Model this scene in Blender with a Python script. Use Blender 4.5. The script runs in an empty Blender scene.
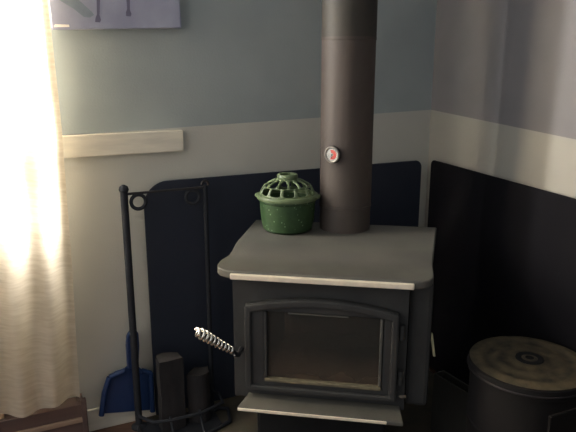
import bpy, bmesh, math, random
from math import sin, cos, pi, radians, sqrt, atan2, atan
from mathutils import Vector, Matrix
random.seed(7)
SC = bpy.context.scene
COL = SC.collection

# ------------------------------------------------------------------ camera model
F, PITCH, H = 620.0, atan(156 / 620.0), 1.3
def ray(x, y):
    u = (x - 288) / F; v = (216 - y) / F
    return Vector((u, cos(PITCH) + v * sin(PITCH), v * cos(PITCH) - sin(PITCH)))
EYE = Vector((0, 0, H))
def atY(x, y, Y):
    r = ray(x, y); return EYE + r * (Y / r.y)
def atZ(x, y, Z):
    r = ray(x, y); return EYE + r * ((Z - H) / r.z)
def hit(x, y, p, n):
    r = ray(x, y); n = Vector(n); return EYE + r * ((Vector(p) - EYE).dot(n) / r.dot(n))

cam = bpy.data.objects.new('camera', bpy.data.cameras.new('camera'))
COL.objects.link(cam)
cam.location = EYE
cam.rotation_euler = (pi / 2 - PITCH, 0, 0)
cam.data.sensor_width = 36; cam.data.lens = F / 576 * 36
cam.data.clip_start = 0.02
SC.camera = cam

# ------------------------------------------------------------------ materials
def srgb(r, g, b):
    f = lambda c: (c / 255 / 12.92) if c / 255 <= 0.04045 else ((c / 255 + 0.055) / 1.055) ** 2.4
    return (f(r), f(g), f(b), 1)

def mat(name, col, rough=0.6, metal=0.0, col2=None, scale=12.0, detail=4, bump=0.0, stretch=(1, 1, 1), spec=0.5, lo=0.35, hi=0.7, bscale=None):
    m = bpy.data.materials.new(name); m.use_nodes = True
    nt = m.node_tree; b = nt.nodes['Principled BSDF']
    b.inputs['Roughness'].default_value = rough; b.inputs['Metallic'].default_value = metal
    b.inputs['Specular IOR Level'].default_value = spec
    tc = nt.nodes.new('ShaderNodeTexCoord'); mp = nt.nodes.new('ShaderNodeMapping')
    mp.inputs['Scale'].default_value = stretch
    nt.links.new(tc.outputs['Object'], mp.inputs['Vector'])
    nz = nt.nodes.new('ShaderNodeTexNoise'); nz.inputs['Scale'].default_value = scale; nz.inputs['Detail'].default_value = detail
    nt.links.new(mp.outputs[0], nz.inputs['Vector'])
    rp = nt.nodes.new('ShaderNodeValToRGB')
    rp.color_ramp.elements[0].position = lo; rp.color_ramp.elements[1].position = hi
    rp.color_ramp.elements[0].color = col
    if col2 is None: col2 = tuple(min(1, c * 1.18) for c in col[:3]) + (1,)
    rp.color_ramp.elements[1].color = col2
    nt.links.new(nz.outputs['Fac'], rp.inputs[0]); nt.links.new(rp.outputs[0], b.inputs['Base Color'])
    if bump:
        n2 = nz
        if bscale:
            n2 = nt.nodes.new('ShaderNodeTexNoise'); n2.inputs['Scale'].default_value = bscale; nt.links.new(mp.outputs[0], n2.inputs['Vector'])
        bp = nt.nodes.new('ShaderNodeBump'); bp.inputs['Strength'].default_value = bump; bp.inputs['Distance'].default_value = 0.01
        nt.links.new(n2.outputs['Fac'], bp.inputs['Height']); nt.links.new(bp.outputs[0], b.inputs['Normal'])
    return m

def wall_mat(name, upper, lower, line):
    """painted wall: upper colour above the wainscot height, cream below (object z = height)"""
    m = mat(name, upper, 0.75, scale=3, bump=0.08, bscale=160, spec=0.25)
    nt = m.node_tree; b = nt.nodes['Principled BSDF']
    tc = [n for n in nt.nodes if n.type == 'TEX_COORD'][0]
    sep = nt.nodes.new('ShaderNodeSeparateXYZ'); nt.links.new(tc.outputs['Object'], sep.inputs[0])
    ln = nt.nodes.new('ShaderNodeMath'); ln.operation = 'MULTIPLY_ADD'      # line height along the wall
    ln.inputs[1].default_value = line[1]; ln.inputs[2].default_value = line[0]
    nt.links.new(sep.outputs['X'], ln.inputs[0])
    gt = nt.nodes.new('ShaderNodeMath'); gt.operation = 'GREATER_THAN'
    nt.links.new(sep.outputs['Z'], gt.inputs[0]); nt.links.new(ln.outputs[0], gt.inputs[1])
    old = b.inputs['Base Color'].links[0].from_socket
    n3 = nt.nodes.new('ShaderNodeTexNoise'); n3.inputs['Scale'].default_value = 5
    nt.links.new(tc.outputs['Object'], n3.inputs['Vector'])
    r3 = nt.nodes.new('ShaderNodeValToRGB'); r3.color_ramp.elements[0].position = .3; r3.color_ramp.elements[1].position = .75
    r3.color_ramp.elements[0].color = lower; r3.color_ramp.elements[1].color = tuple(c * 1.08 for c in lower[:3]) + (1,)
    nt.links.new(n3.outputs['Fac'], r3.inputs[0])
    mx = nt.nodes.new('ShaderNodeMix'); mx.data_type = 'RGBA'
    nt.links.new(gt.outputs[0], mx.inputs['Factor']); nt.links.new(r3.outputs[0], mx.inputs[6]); nt.links.new(old, mx.inputs[7])
    nt.links.new(mx.outputs[2], b.inputs['Base Color'])
    return m

M = {}
M['wall_back'] = wall_mat('painted wall blue grey over cream', srgb(152, 160, 159), srgb(190, 189, 179), (1.100, 0.0243))
M['wall_right'] = wall_mat('painted wall grey over shaded cream', srgb(126, 123, 124), srgb(166, 162, 152), (1.100, -0.036))  # same cream as the back wall, shade of this side mixed into the colours
M['trim'] = mat('cream trim paint', srgb(214, 208, 192), 0.6, scale=8, stretch=(1, 6, 6))
M['floor'] = mat('brown floor boards', srgb(92, 66, 54), 0.55, scale=6, col2=srgb(120, 88, 70), stretch=(1, 8, 1))
M['pad'] = mat('stone hearth tiles', srgb(60, 56, 46), 0.75, scale=9, col2=srgb(80, 72, 58), bump=.2)
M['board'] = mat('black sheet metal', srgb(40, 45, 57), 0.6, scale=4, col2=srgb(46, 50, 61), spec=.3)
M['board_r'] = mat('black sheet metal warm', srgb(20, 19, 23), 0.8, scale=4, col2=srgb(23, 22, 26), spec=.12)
M['stove_top'] = mat('charcoal stove paint lit', srgb(78, 77, 72), 0.55, scale=10, col2=srgb(90, 88, 82), bump=.08, bscale=220)  # lighter copy of the stove paint, window light put into the colour
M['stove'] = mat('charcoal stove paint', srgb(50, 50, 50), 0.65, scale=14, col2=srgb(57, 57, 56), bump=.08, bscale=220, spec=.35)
M['dark'] = mat('black iron', srgb(36, 38, 43), 0.65, scale=20, col2=srgb(45, 46, 50), spec=.3)
M['pedestal'] = mat('dark steel base', srgb(26, 26, 27), 0.8, scale=20, spec=.2)
M['brass'] = mat('polished brass edge', srgb(236, 226, 206), 0.5, 0.25, scale=30)
M['bezel'] = mat('dull steel bezel', srgb(120, 116, 110), 0.4, 0.8, scale=30)
M['chrome'] = mat('chrome', srgb(225, 222, 214), 0.22, 1.0, scale=30)
M['pipe'] = mat('dusty brown black stove pipe', srgb(66, 58, 54), 0.6, 0.1, col2=srgb(76, 68, 62), scale=7, stretch=(1, 1, .3), spec=.4)
M['pipe_top'] = mat('dark pipe section', srgb(50, 47, 42), 0.6, 0.1, scale=9, spec=.4)
M['soot'] = mat('sooty firebox bricks', srgb(70, 50, 38), 0.9, col2=srgb(118, 84, 58), scale=9)
M['ash'] = mat('grey tan ash', srgb(150, 130, 96), 0.95, col2=srgb(190, 172, 134), scale=30)
M['gasket'] = mat('tan gasket ledge', srgb(92, 86, 70), 0.8, col2=srgb(122, 112, 88), scale=25)
M['green'] = mat('green speckled enamel', srgb(44, 66, 38), 0.4, col2=srgb(52, 76, 44), scale=60, spec=.5)
nt = M['green'].node_tree; b = nt.nodes['Principled BSDF']      # pale flecks in the enamel
vo = nt.nodes.new('ShaderNodeTexVoronoi'); vo.inputs['Scale'].default_value = 75
nt.links.new([n for n in nt.nodes if n.type == 'TEX_COORD'][0].outputs['Object'], vo.inputs['Vector'])
rp = nt.nodes.new('ShaderNodeValToRGB'); rp.color_ramp.elements[0].position = .12; rp.color_ramp.elements[1].position = .22
rp.color_ramp.elements[0].color = srgb(150, 178, 140); rp.color_ramp.elements[1].color = (0, 0, 0, 1)
nt.links.new(vo.outputs['Distance'], rp.inputs[0])
ad = nt.nodes.new('ShaderNodeMix'); ad.data_type = 'RGBA'; ad.blend_type = 'LIGHTEN'; ad.inputs['Factor'].default_value = .55
nt.links.new(b.inputs['Base Color'].links[0].from_socket, ad.inputs[6]); nt.links.new(rp.outputs[0], ad.inputs[7])
nt.links.new(ad.outputs[2], b.inputs['Base Color'])
M['green_lid'] = mat('worn pale green enamel', srgb(80, 94, 66), 0.4, col2=srgb(104, 118, 84), scale=25)
M['blue'] = mat('blue plastic', srgb(24, 50, 92), 0.5, scale=6, col2=srgb(28, 55, 98))
M['log'] = mat('grey brown bark', srgb(34, 31, 32), 0.95, col2=srgb(52, 48, 48), scale=18, bump=.5, stretch=(1, 1, .25))
M['log_end'] = mat('split wood face', srgb(50, 45, 43), 0.9, col2=srgb(62, 56, 52), scale=14)
M['drum'] = mat('dark red brown metal', srgb(11, 7, 8), 0.85, col2=srgb(15, 9, 10), scale=6)
M['rim'] = mat('dull steel rim', srgb(48, 44, 45), 0.5, 0.4, scale=20)
M['box'] = mat('dull dark grey sheet', srgb(66, 64, 60), 0.8, scale=5, spec=.1)
M['box_front'] = mat('dull black sheet', srgb(24, 22, 22), 0.8, scale=5, spec=.1)
M['crate'] = mat('dark brown wood', srgb(84, 66, 62), 0.7, col2=srgb(100, 80, 72), scale=7, stretch=(.25, 4, 4))
M['crate_edge'] = mat('pale brown wood', srgb(150, 126, 106), 0.7, scale=7, stretch=(.25, 4, 4))
M['white'] = mat('white card', srgb(225, 222, 214), 0.6)
M['red'] = mat('red dial zone', srgb(170, 60, 50), 0.5)
M['black'] = mat('black mark', srgb(24, 24, 26), 0.6)
M['cream_metal'] = mat('pale cream metal tab', srgb(196, 190, 150), 0.5)
M['window_frame'] = mat('white window paint', srgb(230, 228, 222), 0.5)
M['paint_dark'] = mat('dark slate paint stroke', srgb(98, 96, 118), 0.7, scale=30)
M['paint_green'] = mat('grey green paint stroke', srgb(124, 136, 146), 0.7, scale=30)
M['canvas'] = mat('lavender painted canvas', srgb(164, 168, 186), 0.75, col2=srgb(142, 145, 166), scale=7, detail=8, bump=.1, bscale=300)

# worn concentric lid of the drum
m = M['lid'] = mat('worn patterned lid', srgb(104, 92, 66), 0.75, col2=srgb(20, 18, 18), scale=30, detail=6)
nt = m.node_tree; b = nt.nodes['Principled BSDF']
tc = [n for n in nt.nodes if n.type == 'TEX_COORD'][0]
ln = nt.nodes.new('ShaderNodeVectorMath'); ln.operation = 'LENGTH'; nt.links.new(tc.outputs['Object'], ln.inputs[0])
wob = nt.nodes.new('ShaderNodeTexNoise'); wob.inputs['Scale'].default_value = 9; nt.links.new(tc.outputs['Object'], wob.inputs['Vector'])
ma = nt.nodes.new('ShaderNodeMath'); ma.operation = 'MULTIPLY_ADD'; ma.inputs[1].default_value = .035
nt.links.new(wob.outputs['Fac'], ma.inputs[0]); nt.links.new(ln.outputs['Value'], ma.inputs[2])
rp = nt.nodes.new('ShaderNodeValToRGB'); cr = rp.color_ramp
dk = lambda c: tuple(v * .36 for v in c[:3]) + (1,)
stops = [(0, srgb(36, 30, 32)), (.055, srgb(44, 36, 34)), (.075, srgb(120, 104, 72)), (.095, srgb(64, 52, 44)), (.115, srgb(112, 98, 70)),
         (.135, srgb(58, 52, 44)), (.16, srgb(120, 104, 74)), (.19, srgb(78, 74, 60))]
sc_ = 5.0
ms = nt.nodes.new('ShaderNodeMath'); ms.operation = 'MULTIPLY'; ms.inputs[1].default_value = sc_
nt.links.new(ma.outputs[0], ms.inputs[0]); nt.links.new(ms.outputs[0], rp.inputs[0])
cr.elements[0].position = 0; cr.elements[0].color = stops[0][1]; cr.elements[1].position = stops[-1][0] * sc_; cr.elements[1].color = dk(stops[-1][1])
for p, c in stops[1:-1]:
    e = cr.elements.new(p * sc_); e.color = dk(c)
mx = nt.nodes.new('ShaderNodeMix'); mx.data_type = 'RGBA'; mx.inputs['Factor'].default_value = .55
nt.links.new(b.inputs['Base Color'].links[0].from_socket, mx.inputs[6]); nt.links.new(rp.outputs[0], mx.inputs[7])
nt.links.new(mx.outputs[2], b.inputs['Base Color'])

# sheer curtain cloth
m = M['curtain'] = bpy.data.materials.new('cream slub curtain cloth'); m.use_nodes = True
nt = m.node_tree; b = nt.nodes['Principled BSDF']; out = nt.nodes['Material Output']
tc = nt.nodes.new('ShaderNodeTexCoord'); mp = nt.nodes.new('ShaderNodeMapping'); mp.inputs['Scale'].default_value = (9, 9, 75)
nt.links.new(tc.outputs['Object'], mp.inputs['Vector'])
nz = nt.nodes.new('ShaderNodeTexNoise'); nz.inputs['Scale'].default_value = 1.6; nz.inputs['Detail'].default_value = 5; nt.links.new(mp.outputs[0], nz.inputs['Vector'])
rp = nt.nodes.new('ShaderNodeValToRGB'); rp.color_ramp.elements[0].position = .3; rp.color_ramp.elements[1].position = .7
rp.color_ramp.elements[0].color = srgb(208, 196, 176); rp.color_ramp.elements[1].color = srgb(226, 216, 199)
nt.links.new(nz.outputs['Fac'], rp.inputs[0]); nt.links.new(rp.outputs[0], b.inputs['Base Color']); b.inputs['Roughness'].default_value = .9
b.inputs['Specular IOR Level'].default_value = .1
bp = nt.nodes.new('ShaderNodeBump'); bp.inputs['Strength'].default_value = .12; bp.inputs['Distance'].default_value = .01
nt.links.new(nz.outputs['Fac'], bp.inputs['Height']); nt.links.new(bp.outputs[0], b.inputs['Normal'])
tr = nt.nodes.new('ShaderNodeBsdfTranslucent'); nt.links.new(rp.outputs[0], tr.inputs['Color'])
ms = nt.nodes.new('ShaderNodeMixShader'); ms.inputs[0].default_value = .55
nt.links.new(b.outputs[0], ms.inputs[1]); nt.links.new(tr.outputs[0], ms.inputs[2]); nt.links.new(ms.outputs[0], out.inputs['Surface'])

def glass_mat(name, tint, alpha, col):
    """thin pane: mostly clear with a glossy coat; alpha = share of a dusty/sooty film"""
    m = bpy.data.materials.new(name); m.use_nodes = True
    nt = m.node_tree; b = nt.nodes['Principled BSDF']; out = nt.nodes['Material Output']
    b.inputs['Base Color'].default_value = col; b.inputs['Roughness'].default_value = .18
    t = nt.nodes.new('ShaderNodeBsdfTransparent'); t.inputs['Color'].default_value = tint
    ms = nt.nodes.new('ShaderNodeMixShader'); ms.inputs[0].default_value = alpha
    nt.links.new(t.outputs[0], ms.inputs[1]); nt.links.new(b.outputs[0], ms.inputs[2]); nt.links.new(ms.outputs[0], out.inputs['Surface'])
    return m
M['glass'] = glass_mat('window glass', (1, 1, 1, 1), .06, (.9, .9, .9, 1))
# stove glass: soot film, brown and lighter towards the ash at the bottom
m = M['stove_glass'] = glass_mat('sooty stove glass', (.8, .75, .7, 1), .72, (.05, .04, .03, 1))
nt = m.node_tree; b = nt.nodes['Principled BSDF']
tc = nt.nodes.new('ShaderNodeTexCoord'); sp = nt.nodes.new('ShaderNodeSeparateXYZ'); nt.links.new(tc.outputs['Object'], sp.inputs[0])
nz = nt.nodes.new('ShaderNodeTexNoise'); nz.inputs['Scale'].default_value = 11; nz.inputs['Detail'].default_value = 5; nt.links.new(tc.outputs['Object'], nz.inputs['Vector'])
ma = nt.nodes.new('ShaderNodeMath'); ma.operation = 'MULTIPLY_ADD'; ma.inputs[1].default_value = .12
nt.links.new(nz.outputs['Fac'], ma.inputs[0]); nt.links.new(sp.outputs['Z'], ma.inputs[2])
rp = nt.nodes.new('ShaderNodeValToRGB'); cr = rp.color_ramp
mr = nt.nodes.new('ShaderNodeMapRange'); mr.inputs[1].default_value = .29; mr.inputs[2].default_value = .55
nt.links.new(ma.outputs[0], mr.inputs[0]); nt.links.new(mr.outputs[0], rp.inputs[0])
cr.elements[0].position = 0; cr.elements[0].color = srgb(150, 124, 92)
cr.elements[1].position = .95; cr.elements[1].color = srgb(48, 49, 46)
for p, c in ((.12, srgb(128, 88, 66)), (.35, srgb(110, 80, 68)), (.6, srgb(80, 70, 60))):
    e = cr.elements.new(p); e.color = c
nt.links.new(rp.outputs[0], b.inputs['Base Color'])
b.inputs['Roughness'].default_value = .35

# ------------------------------------------------------------------ mesh helpers
def empty(name, loc=(0, 0, 0), rz=0):
    o = bpy.data.objects.new(name, None); COL.objects.link(o)
    o.empty_display_size = .05; o.location = loc; o.rotation_euler = (0, 0, rz); return o
def tag(o, label=None, cat=None, group=None, kind=None):
    if label: o['label'] = label
    if cat: o['category'] = cat
    if group: o['group'] = group
    if kind: o['kind'] = kind
    return o
def build(name, bm, m, parent=None, smooth=None, bevel=0, seg=2, loc=None, rz=0):
    me = bpy.data.meshes.new(name)
    bmesh.ops.recalc_face_normals(bm, faces=bm.faces)
    bm.to_mesh(me); bm.free()
    me.materials.append(m)
    o = bpy.data.objects.new(name, me); COL.objects.link(o)
    if parent: o.parent = parent
    if loc is not None: o.location = loc
    o.rotation_euler = (0, 0, rz)
    if bevel:
        md = o.modifiers.new('bevel', 'BEVEL'); md.width = bevel; md.segments = seg; md.limit_method = 'ANGLE'; md.angle_limit = radians(40)
    if smooth is not None:
        for p in me.polygons: p.use_smooth = True
        me.set_sharp_from_angle(angle=radians(smooth))
    return o
def box(bm, x0, x1, y0, y1, z0, z1, M4=None):
    vs = [bm.verts.new(Vector((x, y, z)) if M4 is None else M4 @ Vector((x, y, z))) for z in (z0, z1) for y in (y0, y1) for x in (x0, x1)]
    for f in ((0, 1, 3, 2), (4, 5, 7, 6), (0, 1, 5, 4), (2, 3, 7, 6), (0, 2, 6, 4), (1, 3, 7, 5)):
        bm.faces.new([vs[i] for i in f])
    return bm
def BX(*a): return box(bmesh.new(), *a)
def lathe(bm, prof, n=48, cap0=True, cap1=True, c=(0, 0, 0)):
    rings = []
    for r, z in prof:
        rings.append([bm.verts.new((c[0] + r * cos(2 * pi * i / n), c[1] + r * sin(2 * pi * i / n), c[2] + z)) for i in range(n)])
    for a, b2 in zip(rings, rings[1:]):
        for i in range(n): bm.faces.new((a[i], a[(i + 1) % n], b2[(i + 1) % n], b2[i]))
    if cap0: bm.faces.new(rings[0])
    if cap1: bm.faces.new(rings[-1])
    return bm
def tube(bm, pts, r, n=10, closed=False, cap=True):
    pts = [Vector(p) for p in pts]; N = len(pts)
    rs = r if hasattr(r, '__len__') else [r] * N
    rings = []; up = None
    for i, p in enumerate(pts):
        if closed: t = (pts[(i + 1) % N] - pts[i - 1])
        else: t = pts[min(i + 1, N - 1)] - pts[max(i - 1, 0)]
        t.normalize()
        if up is None:
            up = Vector((0, 0, 1)) if abs(t.z) < .9 else Vector((1, 0, 0))
        a = t.cross(up)
        if a.length < 1e-4: a = t.cross(Vector((0, 1, 0)))
        a.normalize(); b2 = a.cross(t).normalized(); up = b2
        rings.append([bm.verts.new(p + (a * cos(2 * pi * k / n) + b2 * sin(2 * pi * k / n)) * rs[i]) for k in range(n)])
    pairs = list(zip(rings, rings[1:])) + ([(rings[-1], rings[0])] if closed else [])
    for A, B in pairs:
        for k in range(n): bm.faces.new((A[k], A[(k + 1) % n], B[(k + 1) % n], B[k]))
    if cap and not closed: bm.faces.new(rings[0]); bm.faces.new(rings[-1])
    return bm
def prism(bm, pts, d0, d1, fn):
    """extrude a 2-D outline; fn(u, v, d) -> 3-D point"""
    a = [bm.verts.new(fn(u, v, d0)) for u, v in pts]; b2 = [bm.verts.new(fn(u, v, d1)) for u, v in pts]
    bm.faces.new(a); bm.faces.new(b2)
    n = len(pts)
    for i in range(n): bm.faces.new((a[i], a[(i + 1) % n], b2[(i + 1) % n], b2[i]))
    return bm
def frame(bm, outer, inner, d0, d1, fn):
    """ring between two outlines of equal vertex count, extruded"""
    V = {}
    for nm, pl in (('o', outer), ('i', inner)):
        for d in (0, 1): V[nm, d] = [bm.verts.new(fn(u, v, (d0, d1)[d])) for u, v in pl]
    n = len(outer)
    for i in range(n):
        j = (i + 1) % n
        for d in (0, 1): bm.faces.new((V['o', d][i], V['o', d][j], V['i', d][j], V['i', d][i]))
        bm.faces.new((V['o', 0][i], V['o', 0][j], V['o', 1][j], V['o', 1][i]))
        bm.faces.new((V['i', 0][i], V['i', 0][j], V['i', 1][j], V['i', 1][i]))
    return bm
def rrect(x0, x1, z0, z1, r, n=8):
    """r = radii (bl, br, tr, tl)"""
    pts = []
    for (cx, cz, sx, sz, a0, rr) in ((x0, z0, 1, 1, pi, r[0]), (x1, z0, -1, 1, 1.5 * pi, r[1]), (x1, z1, -1, -1, 0, r[2]), (x0, z1, 1, -1, .5 * pi, r[3])):
        if rr <= 0: pts.append((cx, cz)); continue
        for k in range(n + 1):
            a = a0 + k * pi / 2 / n
            pts.append((cx + sx * rr + rr * cos(a), cz + sz * rr + rr * sin(a)))
    return pts
FRONT = lambda u, v, d: (u, d, v)      # outline in local x/z, depth along local y

# ------------------------------------------------------------------ the room
AB, AR = radians(65), radians(19)
L0 = atZ(132, 420, 0)
nb = Vector((cos(AB), -sin(AB), 0))                     # normal of back wall, into the room
db = Vector((sin(AB), cos(AB), 0))                      # along back wall, towards the corner
CORNER = hit(431, 110, L0, nb); CORNER.z = 0
nr = Vector((-cos(AR), -sin(AR), 0))                    # normal of right wall, into the room
dr = Vector((sin(AR), -cos(AR), 0))                     # along right wall, away from the corner
RZB = atan2(db.y, db.x); RZR = atan2(dr.y, dr.x)
def wb(t, off=0, z=0):                                  # t metres left of the corner along the back wall
    p = CORNER - db * t + nb * off; return Vector((p.x, p.y, z))
def wr(t, off=0, z=0):
    p = CORNER + dr * t + nr * off; return Vector((p.x, p.y, z))
def tb(px, py, off=0):                                  # pixel -> (t, z) on the back wall
    p = hit(px, py, CORNER + nb * off, nb); return ((CORNER - p).dot(db), p.z)
def tr_(px, py, off=0):
    p = hit(px, py, CORNER + nr * off, nr); return ((p - CORNER).dot(dr), p.z)

TOP = 2.45
W0, W1, WZ0, WZ1 = 1.565, 2.75, .84, 2.15               # window opening in the back wall
bm = bmesh.new()                                        # local x runs to the corner (x = -t), y behind
for (x0, x1, z0, z1) in ((-W0, .0, 0, TOP), (-3.6, -W1, 0, TOP), (-W1, -W0, 0, WZ0), (-W1, -W0, WZ1, TOP)):
    box(bm, x0, x1, 0, .12, z0, z1)
tag(build('wall_back', bm, M['wall_back'], loc=CORNER, rz=RZB), kind='structure')
bm = BX(0, 3.2, 0, .12, 0, TOP)
tag(build('wall_right', bm, M['wall_right'], loc=CORNER, rz=RZR), kind='structure')
tag(build('floor', BX(-3.2, 2.6, -1.0, 3.4, -.06, 0), M['floor']), kind='structure')
# window 1
win = tag(empty('window_1', wb((W0 + W1) / 2, 0, WZ0), RZB), kind='structure')
hw, hh = (W1 - W0) / 2, WZ1 - WZ0
bm = bmesh.new(); frame(bm, rrect(-hw, hw, 0, hh, (0, 0, 0, 0)), rrect(-hw + .05, hw - .05, .05, hh - .05, (0, 0, 0, 0)), .02, .09, FRONT)
box(bm, -hw + .04, hw - .04, .03, .08, hh / 2 - .02, hh / 2 + .02)
build('window_frame', bm, M['window_frame'], win, bevel=.004)
build('pane', BX(-hw + .05, hw - .05, .052, .058, .05, hh / 2 - .02), M['glass'], win)
build('pane', BX(-hw + .05, hw - .05, .052, .058, hh / 2 + .02, hh - .05), M['glass'], win)
build('window_sill', BX(-hw - .0, hw, -.03, .02, -.025, .0), M['window_frame'], win, bevel=.005)
# baseboard strip at the foot of the back wall
bm = BX(-2.4, -1.18, -.014, -.001, .0, .085)
tag(build('baseboard_back', bm, M['trim'], loc=CORNER, rz=RZB, bevel=.004), kind='structure')
# painted rail board on the back wall, left
ta, za = tb(183, 131, .02); tl, zl = tb(60, 135.8, .02); _, zb = tb(183, 151, .02)
bm = BX(-tl - .5, -ta, -.022, -.001, zb, za + .003)
tag(build('trim_1', bm, M['trim'], loc=CORNER, rz=RZB, bevel=.003), kind='structure')

# hearth pad
hp = [atZ(128, 423, 0), wb(.04), wr(.9, .04)]
pad = [wb(1.25, .03), wb(.06, .03), wr(1.75, .03), wr(1.75, .03) - Vector((.9, .2, 0)), wb(1.25, .03) + nb * 1.0]
bm = bmesh.new(); prism(bm, [(p.x, p.y) for p in pad], .0, .018, lambda u, v, d: (u, v, d))
tag(build('hearth_pad', bm, M['pad'], bevel=.004), 'dull olive brown tiled hearth pad on the floor under the stove', 'hearth')

# ------------------------------------------------------------------ wall shields
PADZ = .018
t0, _ = tb(149.5, 300, .035); t1, z1 = tb(422, 161, .035); _, ztl = tb(176, 179, .035)
zt = (z1 + ztl) / 2
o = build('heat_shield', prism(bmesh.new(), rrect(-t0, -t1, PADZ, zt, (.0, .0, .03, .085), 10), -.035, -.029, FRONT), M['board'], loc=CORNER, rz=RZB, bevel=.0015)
tag(o, 'wide black metal wall shield with rounded top corner behind the stove pipe and fire tools', 'heat shield')
t0, z0_ = tr_(430, 159, .04); t1r, _ = tr_(560, 188, .035)
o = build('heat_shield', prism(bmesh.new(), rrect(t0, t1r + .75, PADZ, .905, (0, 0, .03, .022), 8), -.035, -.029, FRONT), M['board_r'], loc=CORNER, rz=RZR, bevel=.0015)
tag(o, 'plain black metal wall shield on the right wall behind the round drum', 'heat shield')

# ------------------------------------------------------------------ canvas painting
ta, zr_ = tb(182, 28, .03); tl, zc = tb(52, 29.5, .03)
can = empty('canvas_painting', wb(tl, .0, zc), RZB)
wc = tl - ta
TILT = atan2(zr_ - zc, wc); can.rotation_euler = (0, -TILT, RZB)
tag(can, 'lavender blue painted canvas with dark leg shapes hung high beside the curtain', 'painting')
build('canvas', BX(0, wc, -.03, -.002, 0, .62), M['canvas'], can, bevel=.004)
def on_canvas(px, py):
    t, z = tb(px, py, .03); x, z = tl - t, z - zc; return (x * cos(TILT) + z * sin(TILT), z * cos(TILT) - x * sin(TILT))
def stroke(pts, m, name='painted_stroke'):
    bm = prism(bmesh.new(), [on_canvas(*p) for p in pts], -.0312, -.0300, FRONT)
    return build(name, bm, m, can)
stroke([(59, 0), (72, -6), (92, 12), (94, 15), (90, 17.5), (84, 17), (74, 9)], M['paint_green'])
stroke([(96, -20), (101, -20), (100, 0), (99.5, 15), (101, 20), (100, 22.5), (95, 22), (95.5, 18), (97, 14)], M['paint_dark'])
stroke([(125, -20), (131, -20), (129.8, 0), (129.8, 10), (131.5, 14), (130.5, 16.5), (126, 16), (126, 12), (127, 9)], M['paint_dark'])
stroke([(80, 0), (104, -7), (126, -9), (140, -20), (70, -20)], M['paint_green'])
stroke([(54, 25.2), (55, 24.2), (69, 24.6), (69.4, 27), (54, 27.2)], M['white'], 'signature_strip')

# ------------------------------------------------------------------ curtain
OFF = .13
cpts = {0: (48, 0), 130: (62, 130), 250: (71, 250), 330: (76, 330), 408: (81, 408)}
ks = sorted(cpts)
edge = [tb(*cpts[k], OFF) for k in ks]                 # (t, z) of right hem, top to bottom
sl = (edge[0][0] - edge[-1][0]) / (edge[0][1] - edge[-1][1])
zbot = tb(40, 409, OFF)[1]
def hem_t(z):
    for (ta_, za_), (tb_, zb_) in zip(edge, edge[1:]):
        if zb_ <= z <= za_: return tb_ + (ta_ - tb_) * (z - zb_) / (za_ - zb_)
    return edge[0][0] + sl * (z - edge[0][1]) if z > edge[0][1] else edge[-1][0]
bm = bmesh.new(); NX, NZ = 150, 60; rows = []
CT = 2.25
for j in range(NZ + 1):
    v = j / NZ; row = []
    for i in range(NX + 1):
        s = i / NX
        z = zbot + (CT - zbot) * v + (1 - v) * .008 * sin(s * 26 + 1)
        tt = hem_t(z) + s * (1.28 - .10 * v)
        ph = s * 70 + 1.2 * sin(s * 9)
        fold = (.016 + .012 * v) * sin(ph) + .008 * sin(s * 31 + 2 + v) + .004 * sin(v * 23 + s * 40)
        row.append(bm.verts.new((-tt, -OFF + fold, z)))
    rows.append(row)
for a, b2 in zip(rows, rows[1:]):
    for i in range(NX): bm.faces.new((a[i], a[i + 1], b2[i + 1], b2[i]))
cur = build('curtain', bm, M['curtain'], loc=CORNER, rz=RZB, smooth=180)
tag(cur, 'long cream slub curtain glowing with daylight from the window behind', 'curtain')
rod = build('curtain_rod', tube(bmesh.new(), [(-3.1, -OFF, CT + .016), (-1.40, -OFF, CT + .016)], .012, 12), M['dark'], loc=CORNER, rz=RZB)
tag(rod, 'dark curtain rod above the window holding the cream curtain', 'curtain rod')

# ------------------------------------------------------------------ low wooden crate below the curtain
tC, _ = tb(86, 420, .10)
cr_ = empty('wooden_crate', wb(tC, .05, 0), RZB)
tag(cr_, 'low brown wooden crate of two boards below the hem of the curtain', 'crate')
CL = .27
build('side_board', BX(-CL, 0, -.05, -.030, .118, .166), M['crate'], cr_, bevel=.003)
build('side_board', BX(-CL, 0, -.05, -.030, .0, .100), M['crate'], cr_, bevel=.003)
build('rail', BX(-CL, -.004, -.056, -.028, .100, .118), M['crate_edge'], cr_, bevel=.003)
build('end_board', BX(-.02, 0, -.030, .03, .0, .166), M['crate'], cr_, bevel=.003)
build('end_board', BX(-CL, -CL + .02, -.030, .03, .0, .166), M['crate_edge'], cr_, bevel=.003)
build('corner_post', BX(-.012, .006, -.058, -.034, 0, .182), M['crate'], cr_, bevel=.003)
build('corner_post', BX(-CL - .014, -CL + .002, -.058, -.034, 0, .168), M['crate_edge'], cr_, bevel=.003)
build('top_board', BX(-CL + .02, -.02, -.030, .03, .14, .156), M['crate'], cr_, bevel=.003)

# ------------------------------------------------------------------ stove
TH = radians(9.6)
mid = atZ(318, 278, .625)
SO = Vector((mid.x + .03 * sin(TH), mid.y + .03 * cos(TH), 0))
stove = empty('wood_stove', SO, -TH)
tag(stove, 'charcoal wood burning stove with glass door and pale metal edges in the corner', 'stove')
BZ0, BZ1 = .165, .607
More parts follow.
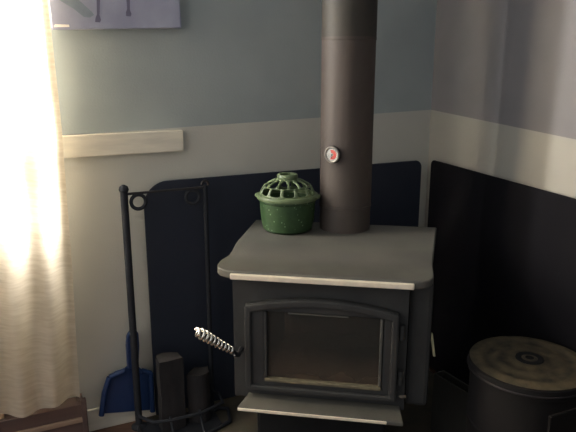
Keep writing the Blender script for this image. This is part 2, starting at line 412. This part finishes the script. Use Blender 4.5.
# pedestal standing on the pad
# body
bm = bmesh.new()
box(bm, -.29, -.19, 0, .45, BZ0, BZ1); box(bm, .225, .29, 0, .45, BZ0, BZ1)
box(bm, -.19, .225, 0, .45, BZ0, .235); box(bm, -.19, .225, 0, .45, .525, BZ1); box(bm, -.19, .225, .36, .45, .235, .525)
build('firebox', bm, M['stove'], stove, bevel=0)
build('side_panel', BX(.2905, .368, .03, .44, BZ0 + .0, BZ1), M['stove'], stove, bevel=.012)
bm = bmesh.new(); box(bm, -.185, -.170, .02, .355, .237, .523); box(bm, .205, .222, .02, .355, .237, .523); box(bm, -.17, .205, .33, .355, .237, .523)
build('firebrick', bm, M['soot'], stove)
# ash heap
bm = bmesh.new(); g = []
for j in range(13):
    g.append([bm.verts.new((-.168 + .37 * i / 24, .03 + .29 * j / 12, .247 + .022 * abs(sin(i * .9 + j * .7) * cos(j * .8 - i * .35)) + .02 * sin(pi * i / 24) * (j / 12))) for i in range(25)])
for a, b2 in zip(g, g[1:]):
    for i in range(24): bm.faces.new((a[i], a[i + 1], b2[i + 1], b2[i]))
build('ash_bed', bm, M['ash'], stove, smooth=180)
# top plate: swept profile, wider front shelf with rounded corners
prof = [(-.040, .634, .288, .312), (-.036, .636, .306, .330), (-.025, .637, .326, .348), (-.008, .638, .338, .358), (.012, .639, .343, .363), (.04, .640, .344, .364), (.065, .641, .340, .364), (.08, .643, .333, .364),
        (.095, .647, .325, .364), (.115, .654, .321, .365), (.14, .661, .320, .367), (.165, .666, .320, .370), (.20, .668, .320, .373), (.30, .668, .320, .382), (.40, .668, .320, .391), (.505, .668, .320, .400)]
bm = bmesh.new(); up = []; dn = []
NS = 20
for (y, z, wl, wrt) in prof:
    up.append([bm.verts.new((-wl + (wl + wrt) * i / NS, y, z)) for i in range(NS + 1)])
    dn.append([bm.verts.new((-wl + (wl + wrt) * i / NS, y, z - .026)) for i in range(NS + 1)])
for a, b2 in zip(up, up[1:]):
    for i in range(NS): bm.faces.new((a[i], a[i + 1], b2[i + 1], b2[i]))
for a, b2 in zip(dn, dn[1:]):
    for i in range(NS): bm.faces.new((a[i], b2[i], b2[i + 1], a[i + 1]))
for i in range(NS):
    bm.faces.new((up[0][i], dn[0][i], dn[0][i + 1], up[0][i + 1])); bm.faces.new((up[-1][i], up[-1][i + 1], dn[-1][i + 1], dn[-1][i]))
for j in range(len(prof) - 1):
    bm.faces.new((up[j][0], up[j + 1][0], dn[j + 1][0], dn[j][0])); bm.faces.new((up[j][NS], dn[j][NS], dn[j + 1][NS], up[j + 1][NS]))
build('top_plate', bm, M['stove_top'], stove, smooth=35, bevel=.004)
tag(build('front_edge', BX(-.285, .302, -.052, -.0402, .610, .630), M['brass'], stove, bevel=.003), 'bright pale metal strip along the top front edge')
# door with arched raised frame
def arch(x0, x1, z0, zs, rise, n=16):
    pts = [(x0, z0), (x1, z0)]
    for k in range(n + 1):
        s = 1 - k / n; x = x0 + (x1 - x0) * s
        pts.append((x, zs + rise * (1 - (2 * s - 1) ** 2)))
    return pts
door = build('door', frame(bmesh.new(), arch(-.245, .262, .205, .515, .033), arch(-.176, .212, .243, .495, 0.0), -.022, -.001, FRONT), M['stove'], stove, bevel=.005)
d2 = build('door_arch', frame(bmesh.new(), arch(-.245, .262, .207, .515, .033), arch(-.222, .238, .228, .490, .030), -.034, -.020, FRONT), M['stove'], door, bevel=.006)
build('glass_pane', BX(-.185, .22, -.014, -.009, .236, .50), M['stove_glass'], door)
tag(build('glass_ledge', BX(-.178, .212, -.030, -.008, .243, .256), M['gasket'], door, bevel=.003), 'tan ash-dusted ledge below the glass')
build('glass_bead', BX(.202, .212, -.026, -.008, .256, .494), M['stove_top'], door, bevel=.003)
build('glass_bead', BX(-.178, -.169, -.028, -.008, .256, .494), M['stove'], door, bevel=.003)
build('glass_bead', BX(-.10, .10, -.020, -.012, .489, .494), M['stove_top'], door, bevel=.003)
for z in (.29, .45):
    build('hinge', tube(bmesh.new(), [(.272, -.012, z - .025), (.272, -.012, z + .025)], .010, 12), M['stove'], door, smooth=40)
# spring handle
bm = tube(bmesh.new(), [(-.262, -.002, .345), (-.262, -.05, .345), (-.272, -.062, .352)], .008, 10)
hs = build('door_handle', bm, M['dark'], door, smooth=40)
pa = atY(233, 351, 1.86); pbp = atY(196, 331, 1.80)
inv = Matrix.LocRotScale(SO, Matrix.Rotation(-TH, 3, 'Z'), None).inverted()
A, B = inv @ pa, inv @ pbp
ax = (B - A).normalized(); e1 = ax.cross(Vector((0, 0, 1))).normalized(); e2 = ax.cross(e1)
LN = (B - A).length; pts = []; turns = 10
for k in range(turns * 14 + 1):
    s = k / (turns * 14); a = 2 * pi * turns * s
    r = .0085 + .007 * min(1, s * 1.25) if s < .8 else .0155 - .007 * ((s - .8) / .2) ** 2
    pts.append(A + ax * (LN * s) + (e1 * cos(a) + e2 * sin(a)) * r)
tag(build('spring_grip', tube(bmesh.new(), pts, .0052, 8), M['chrome'], hs, smooth=60), 'shiny coiled spring grip')
build('handle_rod', tube(bmesh.new(), [Vector((-.262, -.05, .345)), A, B - ax * .01], .006, 8), M['dark'], hs, smooth=40)
# ash lip
bm = prism(bmesh.new(), [(-.240, .0), (.275, .0), (.287, -.085), (-.262, -.085)], 0, 1, lambda u, v, d: (u, v, (.180 + v * .12) - .014 * (1 - d)))
build('ash_lip', bm, M['stove_top'], stove, bevel=.002)
tag(build('ash_lip_edge', BX(-.258, .235, -.0905, -.0852, .160, .1705), M['brass'], stove, bevel=.002), 'bright pale metal strip on the ash lip')
# oval badge
bm = lathe(bmesh.new(), [(.010, 0), (.0115, .001), (.0105, .003)], 24)
bmesh.ops.transform(bm, matrix=Matrix.Translation((.284, -.0, .216)) @ Matrix.Rotation(pi / 2, 4, 'X') @ Matrix.Diagonal((1.2, .5, 1, 1)), verts=bm.verts)
tag(build('oval_badge', bm, M['chrome'], stove, smooth=40), 'small oval silver badge')
# pale tab on the right side
bm = prism(bmesh.new(), [(.10, .40), (.125, .395), (.135, .32), (.085, .325)], .369, .378, lambda u, v, d: (d + (.40 - v) * .16, u, v))
tag(build('side_tab', bm, M['cream_metal'], stove, bevel=.002), 'pale cream tab on the right side')

# ------------------------------------------------------------------ stove pipe
pc = Vector((.2205, 2.335, 0)); R = .0985
pipe = empty('stove_pipe', (pc.x, pc.y, .668))
tag(pipe, 'tall round brown-black stove pipe rising from the stove top', 'stove pipe')
build('lower_collar', lathe(bmesh.new(), [(R * .985, 0), (R * .985, .088), (R * 1.012, .090), (R * 1.012, .098), (R * .99, .100)], 64), M['pipe'], pipe, smooth=30)
build('pipe_section', lathe(bmesh.new(), [(R, .100), (R, .70), (R * 1.015, .702), (R * 1.015, .712)], 64), M['pipe'], pipe, smooth=30)
build('upper_section', lathe(bmesh.new(), [(R * 1.01, .712), (R * 1.01, 1.78)], 64), M['pipe_top'], pipe, smooth=30)
# magnetic thermometer
tp = atY(331, 155, 2.235)
ang = atan2(tp.y - pc.y, tp.x - pc.x)
th = empty('pipe_thermometer', (pc.x + cos(ang) * (R + .0025), pc.y + sin(ang) * (R + .0025), tp.z), ang - pi / 2)
tag(th, 'small round chrome thermometer stuck on the front of the stove pipe', 'thermometer')
RX = Matrix.Rotation(-pi / 2, 4, 'X')
def disc(name, prof, m, par, n=40):
    bm = lathe(bmesh.new(), prof, n); bmesh.ops.transform(bm, matrix=RX, verts=bm.verts); return build(name, bm, m, par, smooth=35)
disc('case', [(.030, 0), (.032, .004), (.031, .008), (.029, .009)], M['rim'], th)
bm = bmesh.new(); tube(bm, [(.027 * cos(a * pi / 20), .0, .027 * sin(a * pi / 20)) for a in range(40)], .0045, 10, closed=True)
build('bezel', bm, M['bezel'], th, smooth=60, loc=(0, .010, 0))
disc('dial', [(.025, .009), (.025, .0105)], M['chrome'], th)
bm = bmesh.new()
prism(bm, [(.006 * cos(a), .006 * sin(a)) for a in [k * pi / 8 for k in range(3, 14)]] + [(.018 * cos(a), .018 * sin(a)) for a in [k * pi / 8 for k in range(13, 2, -1)]], .0105, .0115, FRONT)
build('heat_zone', bm, M['red'], th)
build('needle', BX(-.0012, .0012, .0112, .0125, -.014, .004), M['black'], th, rz=0)

# ------------------------------------------------------------------ green enamelled kettle
kp = atZ(287.5, 229, .668)
kt = empty('kettle_steamer', (kp.x, kp.y, .668), radians(-8))
tag(kt, 'green speckled enamel steamer pot with lattice lid on the stove top', 'pot')
build('pot', lathe(bmesh.new(), [(.060, .0), (.080, .001), (.088, .006), (.094, .03), (.0975, .06), (.099, .083), (.103, .086), (.103, .090), (.095, .090), (.093, .06), (.085, .012), (.0, .008)][:-1], 64, True, True), M['green'], kt, smooth=40)
rim = build('lid_rim', lathe(bmesh.new(), [(.097, .091), (.108, .091), (.1105, .096), (.108, .102), (.100, .104), (.097, .103), (.097, .091)], 64, False, False), M['green_lid'], kt, smooth=50)
for s in (-1, 1):
    bm = prism(bmesh.new(), [(s * .100, -.022), (s * .112, -.02), (s * .117, -.008), (s * .117, .008), (s * .112, .02), (s * .100, .022)], .093, .101, lambda u, v, d: (u, v, d))
    build('lug', bm, M['green_lid'], rim, bevel=.003)
# lattice dome: bands of openings
bm = bmesh.new(); n = 96; levels = [0, .10, .14, .24, .29, .34, .46, .50, .60, .64, .74, .80, .92, 1.0]
rings = []
for l in levels:
    a = l * radians(66)
    r = .034 + (.100 - .034) * (cos(a) - cos(radians(66))) / (1 - cos(radians(66))); z = .101 + .046 * sin(a) / sin(radians(66))
    rings.append([bm.verts.new((r * cos(2 * pi * i / n), r * sin(2 * pi * i / n), z)) for i in range(n)])
for j, (a, b2) in enumerate(zip(rings, rings[1:])):
    for i in range(n):
        l = (levels[j] + levels[j + 1]) / 2
        hole = False
        if .12 < l < .48: hole = (i % 8) < 6 and not (l < .16 and (i % 8) in (0, 5)) and not (l > .44 and (i % 8) in (0, 1, 4, 5))
        elif .52 < l < .90: hole = ((i + 4) % 8) < 6 and not (l > .8 and ((i + 4) % 8) in (0, 5))
        if not hole: bm.faces.new((a[i], a[(i + 1) % n], b2[(i + 1) % n], b2[i]))
lid = build('lattice_lid', bm, M['green_lid'], kt, smooth=60)
md = lid.modifiers.new('solid', 'SOLIDIFY'); md.thickness = .006; md.offset = -1
md = lid.modifiers.new('sub', 'SUBSURF'); md.levels = md.render_levels = 1
build('lid_crown', lathe(bmesh.new(), [(.030, .145), (.036, .145), (.037, .150), (.036, .157), (.033, .159), (.028, .158), (.027, .150), (.030, .145)], 40, False, False), M['green_lid'], kt, smooth=50)

S = .86
for o in bpy.data.objects:
    q = o
    while q.parent: q = q.parent
    if q is kt and o.type == 'MESH': o.data.transform(Matrix.Diagonal((1.07, 1.07, 1.36, 1)))
def resize(root, base):
    """real size of the stove group: meshes rescaled, the Empty left at the base of the thing"""
    x, y, z = root.location
    zw = H - (H - z) * S
    if root is th: base = zw
    root.location = (x * S, y * S, base)
    def rec(o, top):
        for c in [k for k in bpy.data.objects if k.parent == o]:
            if c.type == 'MESH':
                sh = (zw - base) if top else 0
                off = c.location.copy()
                c.location = off * S
                c.data.transform(Matrix.Translation((0, 0, zw - base)) @ Matrix.Scale(S, 4))
                if any(off): pass
            rec(c, False)
    rec(root, True)
zt_ = H - (H - .668) * S
resize(stove, PADZ); resize(pipe, zt_); resize(kt, zt_); resize(th, 0)
build('pedestal', BX(-.20, .20, .07, .34, 0, H - (H - BZ0) * S - PADZ), M['pedestal'], stove, bevel=.01)

# ------------------------------------------------------------------ fire tool stand
pl_ = hit(131, 300, wb(0, .085), nb); tL = (CORNER - pl_).dot(db)
zbar = hit(128, 192, wb(0, .085), nb).z
tR = tb(205, 186, .085)[0]
st = empty('fire_tool_stand', wb((tL + tR) / 2, .085, PADZ), RZB)
tag(st, 'black iron fire tool stand with tall posts and crossbar left of the stove', 'tool stand')
hl = (tL - tR) / 2; zb = zbar - PADZ
for s in (-1, 1):
    rr = .0125 if s < 0 else .008
    po = build('post', tube(bmesh.new(), [(s * hl, 0, .0), (s * hl, 0, zb + (.0 if s < 0 else .0))], rr, 12), M['dark'], st, smooth=40)
    bm = lathe(bmesh.new(), [(.006, -.004), (.013, .0), (.0165, .009), (.0135, .019), (.004, .025)], 20, c=(s * hl, 0, zb)) if s < 0 else \
        tube(bmesh.new(), [(hl + .012 * cos(a), 0, zb + .004 + .012 * sin(a)) for a in [k * pi / 10 - .5 for k in range(13)]], .005, 8)
    build('finial', bm, M['dark'] if s < 0 else M['rim'], po, smooth=60)
build('crossbar', BX(-hl, hl, -.006, .006, zb - .010, zb - .003), M['rim'], st, bevel=.002)
for x in (-hl + .045, hl - .045):
    bm = tube(bmesh.new(), [(x + .024 * cos(a * pi / 18), 0, zb - .036 + .024 * sin(a * pi / 18)) for a in range(36)], .0062, 10, closed=True)
    build('scroll_ring', bm, M['dark'], st, smooth=60)
# base hoops
def hoop(z, y0, y1, ext, r):
    pts = [(-hl, 0, z), (-hl - ext * .3, y0 * .45, z), (-hl + .03, y0 * .9, z), (-hl + .09, y0, z), (hl - .08, y0 * 1.0, z), (hl + ext * .6, y0 * .72, z), (hl + ext, y0 * .2, z), (hl, 0, z)]
    return tube(bmesh.new(), pts, r, 8)
build('base_hoop', hoop(.008, -.16, 0, .05, .007), M['dark'], st, smooth=40)
build('upper_hoop', hoop(.075, -.125, 0, .02, .006), M['dark'], st, smooth=40)
for x, yy in ((-hl + .09, -.13), (hl - .08, -.13)):
    build('upright', tube(bmesh.new(), [(x, yy - .03, .008), (x, yy + .03, .075)], .005, 8), M['dark'], st, smooth=40)
build('foot', lathe(bmesh.new(), [(.028, 0), (.028, .006), (.012, .016)], 20, c=(-hl, 0, 0)), M['dark'], st, smooth=40)
build('foot', lathe(bmesh.new(), [(.024, 0), (.024, .006), (.009, .014)], 20, c=(hl, 0, 0)), M['dark'], st, smooth=40)
build('base_plate', prism(bmesh.new(), [(-hl + .0, .012), (hl, .012), (hl, -.11), (hl - .06, -.145), (-hl + .07, -.145), (-hl, -.10)], .001, .006, lambda u, v, d: (u, v, d)), M['dark'], st, bevel=.001)

# split logs standing on the base plate of the stand
def log(name, label, x, y, r, h, tilt, seed, z=PADZ + .007):
    rnd = random.Random(seed)
    n = 11; out = [r * (1 + rnd.uniform(-.22, .18)) for _ in range(n)]
    t = empty(name, wb((tL + tR) / 2 - x, .085 - y, z), RZB + rnd.uniform(-.4, .4))
    t.rotation_euler.y = tilt
    tag(t, label, 'log')
    bm = bmesh.new(); rg = []
    for j in range(7):
        zz = h * j / 6
        rg.append([bm.verts.new((out[i] * (1 + .05 * rnd.uniform(-1, 1)) * cos(2 * pi * i / n), .8 * out[i] * (1 + .05 * rnd.uniform(-1, 1)) * sin(2 * pi * i / n), zz)) for i in range(n)])
    for a, b2 in zip(rg, rg[1:]):
        for i in range(n): bm.faces.new((a[i], a[(i + 1) % n], b2[(i + 1) % n], b2[i]))
    build('bark', bm, M['log'], t, smooth=60)
    for z_ in (.0005, h - .0005):
        bm = bmesh.new()
        bm.faces.new([bm.verts.new((out[i] * .97 * cos(2 * pi * i / n), .8 * out[i] * .97 * sin(2 * pi * i / n), z_)) for i in range(n)])
        build('cut_end', bm, M['log_end'], t)
log('split_log', 'taller grey brown split log standing inside the fire tool stand', -.035, -.050, .050, .27, 0, 3)
log('split_log', 'shorter dark split log beside the taller one in the fire tool stand', .075, -.050, .042, .19, 0, 8)

# ------------------------------------------------------------------ blue dustpan leaning on the wall
dpo = .045
def dp(px, py): 
    t, z = tb(px, py, dpo); return (-t, z)
pan = empty('dustpan', CORNER, RZB)
tag(pan, 'blue plastic dustpan propped upright behind the left post of the tool stand', 'dustpan')
outl = [(101, 414), (104, 391), (109, 376), (116, 371.5), (124, 369), (127.5, 366), (136, 365), (141, 369), (150, 372), (152, 410)]
build('scoop', prism(bmesh.new(), [dp(*p) for p in outl], -dpo, -dpo + .006, FRONT), M['blue'], pan, bevel=.0015)
bm = bmesh.new()
for a, b2 in (((101, 414), (104, 391)), ((104, 391), (109, 376)), ((109, 376), (124, 369.5)), ((141, 369.5), (150, 372)), ((150, 372), (152, 410))):
    p, q = dp(*a), dp(*b2); tube(bm, [(p[0], -dpo - .010, p[1]), (q[0], -dpo - .010, q[1])], .010, 8)
build('raised_wall', bm, M['blue'], pan, smooth=50)
hl_ = [(127, 368), (125.5, 345), (126, 336), (128.5, 331), (133, 329), (138, 332), (139, 345), (138, 368)]
build('handle', prism(bmesh.new(), [dp(*p) for p in hl_], -dpo - .012, -dpo + .006, FRONT), M['blue'], pan, bevel=.005)

# ------------------------------------------------------------------ round drum on the right
tz = .46
dc = atZ(531, 361, tz); DR = .168
dr_ = empty('metal_drum', (dc.x - .005, dc.y, PADZ))
tz -= PADZ
tag(dr_, 'round dark metal drum with worn ring-patterned lid on the right', 'drum')
build('body', lathe(bmesh.new(), [(DR * .93, 0.001), (DR * .94, .02), (DR * .95, .12), (DR * .965, .123), (DR * .965, .131), (DR * .95, .134), (DR * .955, .25), (DR * .97, .253), (DR * .97, .261), (DR * .955, .264), (DR * .96, tz - .035)], 72), M['drum'], dr_, smooth=40)
lidp = lathe(bmesh.new(), [(.012, .016), (.05, .012), (.075, .009), (.085, .012), (.10, .009), (.125, .007), (.135, .011), (.15, .008), (.165, .006), (DR - .006, .004), (DR - .006, -.006)], 80, False, False)
# closed centre
build('lid', lidp, M['lid'], dr_, smooth=50, loc=(0, 0, tz - .005))
build('lid_band', lathe(bmesh.new(), [(DR - .008, tz - .036), (DR, tz - .034), (DR + .001, tz - .02), (DR, tz - .004), (DR - .007, tz - .001)], 80, False, False), M['drum'], dr_, smooth=40)
build('rim_wire', tube(bmesh.new(), [((DR + .001) * cos(2 * pi * k / 80), (DR + .001) * sin(2 * pi * k / 80), tz - .020) for k in range(80)], .003, 8, closed=True), M['rim'], dr_, smooth=60)
build('lid_centre', lathe(bmesh.new(), [(.040, .006), (.038, .011), (.028, .012), (.020, .009), (.004, .009)], 32), M['pedestal'], dr_, smooth=50, loc=(0, 0, tz))

# ------------------------------------------------------------------ open dark boxes
def open_box(name, label, o, u, lu, lv, h):
    """o = near left foot corner, u = direction of its front side (unit), v = its left side"""
    t = empty(name, o, atan2(u.y, u.x)); tag(t, label, 'box')
    w = .006
    bm = frame(bmesh.new(), [(0, 0), (lu, 0), (lu, lv), (0, lv)], [(w, w), (lu - w, w), (lu - w, lv - w), (w, lv - w)], .001, h, lambda a, b2, d: (a, b2, d))
    build('wall_panel', bm, M['box'], t, bevel=.001)
    build('bottom', BX(w, lu - w, w, lv - w, .001, .008), M['box'], t)
    return t
BH = .24
pN = atZ(471, 396, BH); pF = atZ(434, 373, BH)
v = (pF - pN); v.z = 0; ln_ = v.length; v.normalize(); u = Vector((v.y, -v.x, 0))
open_box('kindling_box', 'open dark grey metal box on the floor between stove and drum', (pN.x, pN.y, PADZ), u, .045, min(ln_, .3), BH - PADZ)
BH = .50
pN = atZ(551, 417, BH); pF = atZ(576, 409.5, BH)
u = (pF - pN); u.z = 0; u.normalize()
t = build('fire_screen', BX(0, .20, 0, .008, .001, BH - PADZ), M['box_front'], loc=(pN.x, pN.y, PADZ), rz=atan2(u.y, u.x), bevel=.003)
tag(t, 'dark flat metal screen upright at the right photo edge in front of the drum', 'fire screen')

# ------------------------------------------------------------------ light
w = bpy.data.worlds.new('world'); SC.world = w; w.use_nodes = True
w.node_tree.nodes['Background'].inputs[0].default_value = (.92, .96, 1.0, 1)
w.node_tree.nodes['Background'].inputs[1].default_value = .34
def area(name, loc, target, sx, sy, power, col=(1, 1, 1)):
    l = bpy.data.lights.new(name, 'AREA'); l.shape = 'RECTANGLE'; l.size = sx; l.size_y = sy; l.energy = power; l.color = col
    o = bpy.data.objects.new(name, l); COL.objects.link(o); o.location = loc
    d = Vector(target) - Vector(loc); o.rotation_euler = d.to_track_quat('-Z', 'Y').to_euler(); return o
c = wb((W0 + W1) / 2, -.35, (WZ0 + WZ1) / 2 + .15)
area('daylight_through_window', c, c + nb - Vector((0, 0, .15)), 1.3, 1.25, 560, (1, .99, .96))
area('side_fill_light', (-1.9, .45, 1.7), (.0, 2.25, .95), 2.0, 1.8, 18, (1, .97, .92))  # added fill lamp out of view, lifts the walls and stove from the left
SC.view_settings.view_transform = 'Standard'
SC.view_settings.look = 'None'
